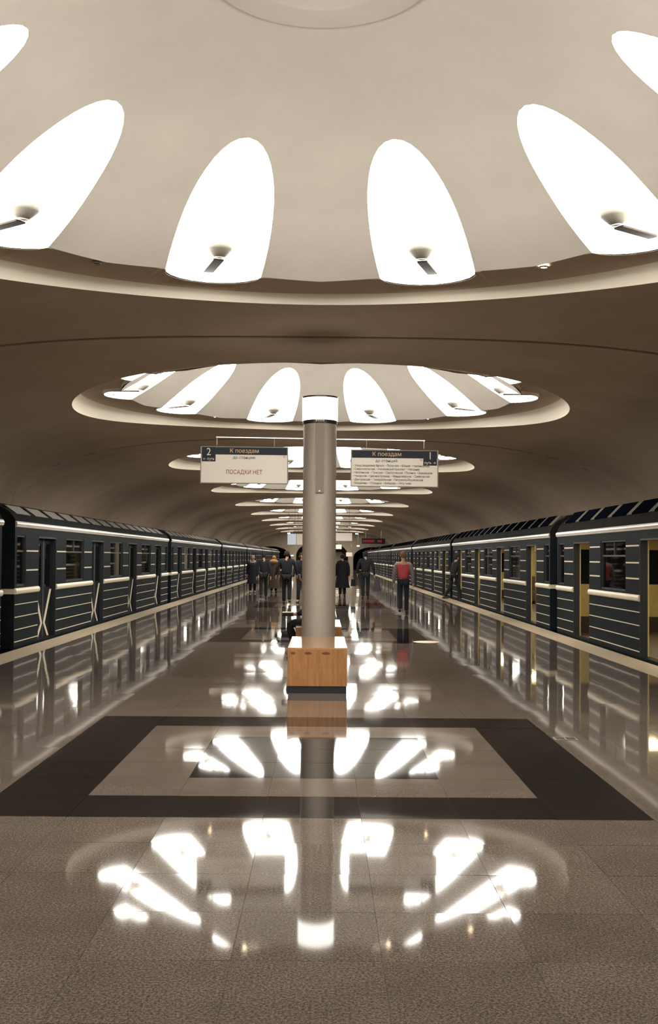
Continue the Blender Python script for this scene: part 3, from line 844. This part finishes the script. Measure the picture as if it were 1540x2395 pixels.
def person(label, x, y, rz=0.0, h=1.74, z=0.0, stride=0.22, phase=1, hands=((0.27, 0.06, 0.84), (0.27, -0.06, 0.84)), elbows=None, top='navy_cloth', trouser='black_cloth',
           hair='hair_dark', coat=None, sleeve=None, vest=None, collar=None, lean=0.0, wide=1.0, sit=False, hood=None):
    """local frame: the person faces +Y; rz turns it. hands: left(-x) then right(+x) wrist targets"""
    k = h / 1.75
    root = empty('person', (x, y, z), rz); tag(root, label, 'person')
    V = lambda a, b, c: (a * k, b * k, c * k)
    pel = V(0, 0, 0.94 if not sit else 0.64)
    dz = 0.0 if not sit else -0.30
    L = lean
    waist = V(0, 0.02 + L * 0.15, 1.10 + dz); chest = V(0, 0.02 + L * 0.38, 1.32 + dz); neck = V(0, 0.02 + L * 0.55, 1.49 + dz); hb = V(0, 0.035 + L * 0.6, 1.56 + dz); hd = V(0, 0.05 + L * 0.64, 1.64 + dz); ht = V(0, 0.045 + L * 0.66, 1.705 + dz)
    nose = V(0, 0.145 + L * 0.66, 1.625 + dz)
    sh, hip, kn, an, toe, el, wr = {}, {}, {}, {}, {}, {}, {}
    for i, s in enumerate((-1, 1)):
        sh[s] = V(s * 0.185 * wide, 0.02 + L * 0.5, 1.43 + dz)
        hx = hands[i]; wr[s] = V(s * hx[0], hx[1], hx[2])
        mid = [(sh[s][q] + wr[s][q]) / 2 for q in range(3)]
        el[s] = (mid[0] + s * 0.03 * k, mid[1] - 0.05 * k, mid[2])
        if elbows: el[s] = V(s * elbows[i][0], elbows[i][1], elbows[i][2])
        hip[s] = (s * 0.09 * k, 0, pel[2] - 0.04 * k)
        if sit:
            kn[s] = V(s * 0.12, 0.44, 0.57); an[s] = V(s * 0.12, 0.27, 0.09)
        else:
            f = s * phase
            an[s] = V(s * 0.095, f * stride, 0.085 + (0.05 if f < 0 and stride > 0.1 else 0))
            kn[s] = V(s * 0.095, f * stride * 0.5 + 0.035 + (0.05 if f < 0 and stride > .1 else 0), 0.50)
        toe[s] = (an[s][0] + s * 0.01, an[s][1] + 0.13 * k, an[s][2] - 0.045 * k if an[s][2] < 0.1 * k else an[s][2] - 0.075 * k)
    # body: one continuous skinned surface
    vs, es, rd = [], [], []
    def add(p, r_, link=None):
        vs.append(p); rd.append((r_[0] * k, r_[1] * k) if isinstance(r_, tuple) else r_ * k)
        if link is not None: es.append((link, len(vs) - 1))
        return len(vs) - 1
    ip = add(pel, (0.14, 0.10)); iw = add(waist, (0.125, 0.09), ip); ic = add(chest, (0.15, 0.10), iw); ine = add(neck, 0.055, ic); ihb = add(hb, 0.06, ine)
    ihd = add(hd, (0.078, 0.092), ihb); iht = add(ht, (0.06, 0.07), ihd); add(nose, 0.016, ihd)
    for s in (-1, 1):
        a = add(sh[s], 0.055, ic); b = add(el[s], 0.04, a); c = add(wr[s], 0.026, b)
        d = Vector(wr[s]) - Vector(el[s]); d.normalize()
        palm = Vector(wr[s]) + d * 0.07 * k; pi_ = add(tuple(palm), (0.034, 0.018), c)
        if abs(d.z) > 0.3: ax = Vector((0, 1, 0))
        else: ax = Vector((1, 0, 0))
        for q in range(4):
            base = palm + ax * (q - 1.5) * 0.019 * k + d * 0.02 * k
            l_ = (0.045, 0.052, 0.048, 0.036)[q] * k
            j1 = add(tuple(base + d * 0.012 * k), 0.008, pi_)
            j2 = add(tuple(base + d * (0.012 * k + l_ * .55) + Vector((-s * 0.006 * k, 0, 0))), 0.0075, j1); add(tuple(base + d * l_ + Vector((-s * 0.02 * k, 0, 0))), 0.006, j2)
        tb = Vector(wr[s]) + d * 0.035 * k + ax * 0.035 * k; j1 = add(tuple(tb), 0.010, pi_); add(tuple(tb + d * 0.035 * k + ax * 0.015 * k), 0.008, j1)
        a = add(hip[s], 0.085, ip); b = add(kn[s], 0.055, a); c = add(an[s], 0.038, b); add(toe[s], 0.03, c)
    put('body', skin_mesh(vs, es, rd, 'skin'), root)
    # jacket / sweater
    vs, es, rd = [], [], []
    zc = pel[2] / k - 0.02
    ip = add((0, 0, zc * k), (0.175 * wide, 0.125)); iw = add(waist, (0.165 * wide, 0.125), ip); ic = add(chest, (0.185 * wide, 0.13), iw); add(tuple((Vector(neck) + Vector((0, 0, 0.0 * k)))), 0.088, ic)
    if vest is None:
        for s in (-1, 1):
            a = add((sh[s][0] * 0.9, sh[s][1], sh[s][2] + 0.01 * k), 0.098, ic); b = add(el[s], 0.062, a); add(wr[s], 0.045, b)
        put('jacket', skin_mesh(vs, es, rd, top), root)
    else:
        v2, e2, r2 = vs, es, rd
        for s in (-1, 1): add((s * 0.165 * wide * k, 0.02 * k, 1.435 * k), 0.108, ic)
        put('vest', skin_mesh(v2, e2, r2, vest), root)
        for s in (-1, 1):
            vs, es, rd = [], [], []
            a = add(tuple(Vector(sh[s]) * 0.98), 0.08); b = add(el[s], 0.06, a); add(wr[s], 0.045, b)
            put('sleeve', skin_mesh(vs, es, rd, sleeve), root)
    # trousers
    vs, es, rd = [], [], []
    ip = add(pel, (0.155, 0.115))
    for s in (-1, 1):
        a = add(hip[s], 0.10, ip); b = add(kn[s], 0.073, a); add((an[s][0], an[s][1], an[s][2] - 0.02 * k), 0.066, b)
    put('trousers', skin_mesh(vs, es, rd, trouser), root)
    for s in (-1, 1):
        b = MB(); cx, cy, cz = an[s][0] + s * .005, an[s][1], toe[s][2]
        zb = max(0.0, an[s][2] - 0.085 * k)
        rings = [(-0.07, 0.036, 0.075), (-0.03, 0.043, 0.085), (0.05, 0.047, 0.065), (0.12, 0.047, 0.048), (0.17, 0.036, 0.034), (0.19, 0.015, 0.02)]
        pts = []; n = 10
        for yy, w_, hh in rings:
            for i in range(n):
                a = 2 * PI * i / n; pts.append((cx + w_ * k * math.cos(a), cy + yy * k, zb + hh * k / 2 * (1 + math.sin(a))))
        fs = [(q * n + i, q * n + (i + 1) % n, (q + 1) * n + (i + 1) % n, (q + 1) * n + i) for q in range(5) for i in range(n)] + [tuple(range(n))[::-1], tuple(range(5 * n, 6 * n))]
        b.add(pts, fs); b.build('shoe', 'shoe', root, smooth=True)
    if coat:
        cm, zlow = coat; b = MB(); n = 20; prof = []
        for t in range(9):
            u = t / 8; zz = 1.42 + (zlow - 1.42) * u; rx = 0.20 + 0.09 * u - 0.03 * math.sin(PI * u); ry = 0.135 + 0.08 * u
            prof.append((rx * wide, ry, zz))
        pts = []
        for rx, ry, zz in prof:
            for i in range(n):
                a = 2 * PI * i / n; wob = 1 + 0.03 * math.sin(5 * a + zz * 9)
                pts.append((rx * k * wob * math.cos(a), (0.02 + ry * wob * math.sin(a)) * k, zz * k))
        fs = [(q * n + i, (q + 1) * n + i, (q + 1) * n + (i + 1) % n, q * n + (i + 1) % n) for q in range(8) for i in range(n)] + [tuple(range(n))]
        b.add(pts, fs); b.build('coat', cm, root, smooth=True)
    # hair
    b = MB(); hz = hd[2] + 0.025 * k
    b.ell((0, hd[1] - 0.025 * k, hz), 0.094 * k, 0.10 * k, 0.108 * k, 14, 10); b.build('hair', hair, root, smooth=True)
    for s in (-1, 1):
        b = MB(); b.ell((s * 0.088 * k, hd[1] + 0.01, hd[2] - 0.01), 0.012 * k, 0.02 * k, 0.03 * k, 8, 6); b.build('ear', 'skin', root, smooth=True)
        b = MB(); b.ell((s * 0.032 * k, hd[1] + 0.083 * k, hd[2] + 0.005), 0.012 * k, 0.008 * k, 0.008 * k, 8, 6); b.build('eye', 'eye', root, smooth=True)
    b = MB(); b.ell((0, hd[1] + 0.082 * k, hd[2] - 0.055 * k), 0.022 * k, 0.008 * k, 0.006 * k, 8, 6); b.build('mouth', 'red_coat', root, smooth=True)
    if collar:
        b = MB()
        for i in range(18):
            a = 2 * PI * i / 18; dr = -0.05 if math.sin(a) > 0.6 else 0
            b.ell((0.11 * k * math.cos(a), neck[1] + 0.1 * k * math.sin(a), neck[2] + dr * k - 0.01), 0.045 * k, 0.045 * k, 0.04 * k, 8, 6)
        b.build('fur_collar', collar, root, smooth=True)
    if hood:
        b = MB(); b.ell((0, neck[1] - 0.06 * k, neck[2] - 0.02 * k), 0.21 * k, 0.15 * k, 0.12 * k, 16, 10); b.build('fur_hood', hood, root, smooth=True)
    return root
A0 = 0.0
person('woman facing the camera in a dark coat with a pale fur collar, leftmost', -3.0, 48.0, PI, 1.62, hair='hair_grey', top='navy_cloth', coat=('navy_cloth', 0.42), stride=0.1, collar='fur_light')
person('person in dark clothes walking away, right of the fur-collared woman', -2.17, 41.4, 0.05, 1.72, top='navy_cloth', trouser='black_cloth', stride=0.16)
person('person in a long brown coat with a tan fur hood, walking away', -2.1, 48.5, -0.05, 1.62, top='brown_coat', coat=('brown_coat', 0.2), hood='tan_fur', stride=0.1, trouser='black_cloth', hair='tan_fur')
person('broad person in a dark jacket and black trousers left of the column', -1.15, 37.0, 0.0, 1.78, top='navy_cloth', stride=0.14, phase=-1, wide=1.25, hands=((0.36, 0.08, 0.95), (0.33, 0.12, 0.95)))
person('person in a dark jacket facing the camera, half hidden by the column', -0.66, 38.2, PI - 0.2, 1.72, top='navy_cloth', stride=0.18, hands=((0.27, 0.1, 0.88), (0.30, 0.1, 0.88)))
person('person in a long black coat walking away just right of the column', 0.86, 44.2, 0.0, 1.70, top='black_cloth', coat=('black_cloth', 0.36), stride=0.08, wide=1.1)
person('person in dark blue carrying a bag, between the black coat and red vest', 1.72, 42.4, 0.0, 1.80, top='navy_cloth', trouser='navy_cloth', stride=0.05, hands=((0.30, 0.1, 0.92), (0.34, 0.05, 0.86)), wide=1.15)
person('reddish-haired person in a red vest and dark jeans walking away', 2.36, 31.2, -0.05, 1.76, top='grey_sleeve', vest='red_vest', sleeve='grey_sleeve', trouser='denim', hair='hair_red', stride=0.16, phase=1, wide=1.05)
person('dark-clad person striding to the open door of the right train', 5.0, 41.4, -PI / 2 + 0.25, 1.70, top='black_cloth', trouser='black_cloth', stride=0.33, lean=0.15, phase=1)
person('person in a red coat inside the nearest left train car', -5.62, 17.38, -PI / 2, 1.7, z=0.032, top='red_coat', trouser='black_cloth', stride=0.03)
person('seated person behind the column on the far bench, knees to the left', -0.06, 17.25, PI / 2, 1.66, sit=True, top='navy_cloth', trouser='black_cloth', lean=0.2, hands=((0.16, 0.30, 0.74), (0.16, 0.30, 0.74)), elbows=((0.25, 0.1, 0.80), (0.25, 0.1, 0.80)))
# bags
def bag(name, label, x, y, z, w_, d_, h_, m, taper=0.8):
    r = empty(name, (x, y, z)); tag(r, label, 'bag')
    b = MB(); n = 16; pts = []
    for u in range(7):
        t = u / 6; f = 1 - (1 - taper) * t; f *= 0.9 + 0.1 * math.sin(PI * min(1, t + 0.2))
        for i in range(n):
            a = 2 * PI * i / n; ca, sa = math.cos(a), math.sin(a)
            px = math.copysign(abs(ca) ** 0.5, ca) * w_ / 2 * f; py = math.copysign(abs(sa) ** 0.5, sa) * d_ / 2 * f
            pts.append((px, py, h_ * t))
    fs = [(q * n + i, q * n + (i + 1) % n, (q + 1) * n + (i + 1) % n, (q + 1) * n + i) for q in range(6) for i in range(n)] + [tuple(range(n))[::-1], tuple(range(6 * n, 7 * n))]
    b.add(pts, fs); b.build('sack', m, r, smooth=True, auto=60)
    hd = MB()
    for s in (-1, 1):
        p = [Vector((w_ * 0.25 * math.cos(PI * i / 8), s * d_ * 0.2, h_ + 0.13 * math.sin(PI * i / 8))) for i in range(9)]
        for a, c in zip(p, p[1:]): hd.cyl(a, c, 0.008, n=6)
    hd.build('handle', 'bag_black', r) if h_ > 0.1 else None
    return r
bag('shopping_bag', 'dark plaid carrier bag held by the person in dark blue', 2.17, 42.4, 0.27, 0.34, 0.16, 0.45, 'bag_plaid', 0.55)
bag('handbag', 'small black handbag beside the long black coat', 1.30, 44.2, 0.42, 0.22, 0.14, 0.28, 'bag_black')
bag('travel_bag', 'dark bag on the lap of the seated person behind the column', -0.48, 17.22, 0.668, 0.20, 0.30, 0.05, 'bag_black', 0.95)
b = MB(); b.box(-0.09, 0.09, -0.1, 0.1, 0, 0.012)
tag(b.build('paper_sheet', 'paper', None, (-0.48, 17.2, 0.716)), 'pale sheet of paper lying on the seated person\'s dark bag', 'paper')

# ------------------------------------------------------------------ small far things
def far_sign(x, z, w_, h_, y, m, label):
    r = empty('hanging_sign', (x, y, z)); tag(r, label, 'sign')
    b = MB(); b.box(-w_ / 2, w_ / 2, -0.03, 0.03, 0, h_); b.build('board', m, r)
    b = MB(); t = 0.012; b.box(-w_/2 - t, -w_/2, -.034, .034, -t, h_ + t); b.box(w_/2, w_/2 + t, -.034, .034, -t, h_ + t); b.box(-w_/2, w_/2, -.034, .034, h_, h_ + t); b.box(-w_/2, w_/2, -.034, .034, -t, 0); b.build('frame', 'slot', r)
    for s in (-1, 1):
        b = MB(); b.cyl((s * w_ * 0.35, 0, h_ + t), (s * w_ * 0.35, 0, vault_z(x) - z), 0.01, n=6); b.build('rod', 'chrome', r)
SY = CY + PITCH_D * 4
far_sign(-1.94, 2.36, 0.56, 0.70, SY + 0.5, 'box_white', 'bluish white lit panel hanging far down the platform, left')
far_sign(-1.38, 2.36, 0.50, 0.70, SY + 0.5, 'sign_white', 'cream hanging sign beside the bluish lit panel')
far_sign(1.33, 2.62, 1.22, 0.50, SY - 0.1, 'sign_white', 'cream hanging sign right of the column, far down the platform')
far_sign(2.05, 2.55, 0.7, 0.55, 135.0, 'sign_white', 'small cream sign hanging in front of the far arch')
far_sign(3.35, 1.65, 0.75, 0.5, 135.5, 'sign_white', 'small low cream sign at the right foot of the far arch')
r = empty('platform_clock', (5.25, 112.0, 2.95)); tag(r, 'black display board with red lit segments above the right track, far end', 'clock')
b = MB(); b.box(-1.2, 1.2, -0.08, 0.08, 0, 0.55); b.build('case', 'dark', r)
b = MB()
for i in range(9): b.box(-1.05 + 0.13 * i, -0.96 + 0.13 * i, -0.09, -0.081, 0.17, 0.38)
b.build('segments', 'led', r)
b = MB()
for i in range(3): b.box(0.45 + 0.15 * i, 0.55 + 0.15 * i, -0.09, -0.081, 0.17, 0.38)
b.build('segments', 'led', r)
for s in (-1, 1):
    b = MB(); b.cyl((s * 0.8, 0, 0.55), (s * 0.8, 0, vault_z(5.25 + s * .8) - 2.95), 0.02, n=6); b.build('rod', 'chrome', r)
M['spot'] = emis('spot', (1.0, 0.93, 0.8, 1), 12)
def spot(x, y, z, label, rz=0):
    r = empty('spotlight', (x, y, z), rz); tag(r, label, 'lamp')
    b = MB(); b.lathe([(0.0, 0.04), (0.09, 0.04), (0.1, 0.0), (0.0, 0.0)], 14); b.build('housing', 'chrome', r)
    b = MB(); b.cyl((-0.16, 0, -0.05), (0.16, 0, -0.05), 0.05, n=10); b.build('tube', 'spot', r, smooth=True)
    b = MB(); b.cyl((0, 0, 0.04), (0, 0, vault_z(x) - z), 0.015, n=6); b.build('stem', 'chrome', r)
spot(-3.9, 128, 4.35, 'small white tube lamp under the far vault, left of the axis')
spot(4.05, 128, 4.35, 'small white tube lamp under the far vault, right of the axis')
spot(4.45, 135, 3.0, 'bright lamp beside the right tunnel mouth')
spot(-3.7, 135, 1.75, 'bright lamp beside the left tunnel mouth')
b = MB(); b.lathe([(0.0, 0.004), (0.22, 0.004), (0.25, 0.0)], 32)
tag(b.build('floor_disc', 'hatch', None, (2.03, 20.75, 0.003), smooth=False), 'flat round orange plate on the floor by the second dark frame', 'floor plate')

r = empty('floor_hatch', (2.22, 9.75, 0.001)); tag(r, 'small double floor hatch frame beside the right edge of the dark floor frame', 'hatch')
M['hatch_frame'] = mat('hatch_frame', (0.34, 0.30, 0.24), 0.3, metal=0.3); M['hatch_plate'] = mat('hatch_plate', (0.035, 0.028, 0.022), 0.3)
b = MB(); b.box(-0.10, 0.10, -0.07, -0.06, 0, 0.004); b.box(-0.10, 0.10, 0.06, 0.07, 0, 0.004)
for x in (-0.10, -0.005, 0.09): b.box(x, x + 0.01, -0.06, 0.06, 0, 0.004)
b.build('frame', 'hatch_frame', r)
for x in (-0.0475, 0.0475):
    b = MB(); b.box(x - 0.04, x + 0.04, -0.058, 0.058, 0, 0.003); b.build('plate', 'hatch_plate', r)
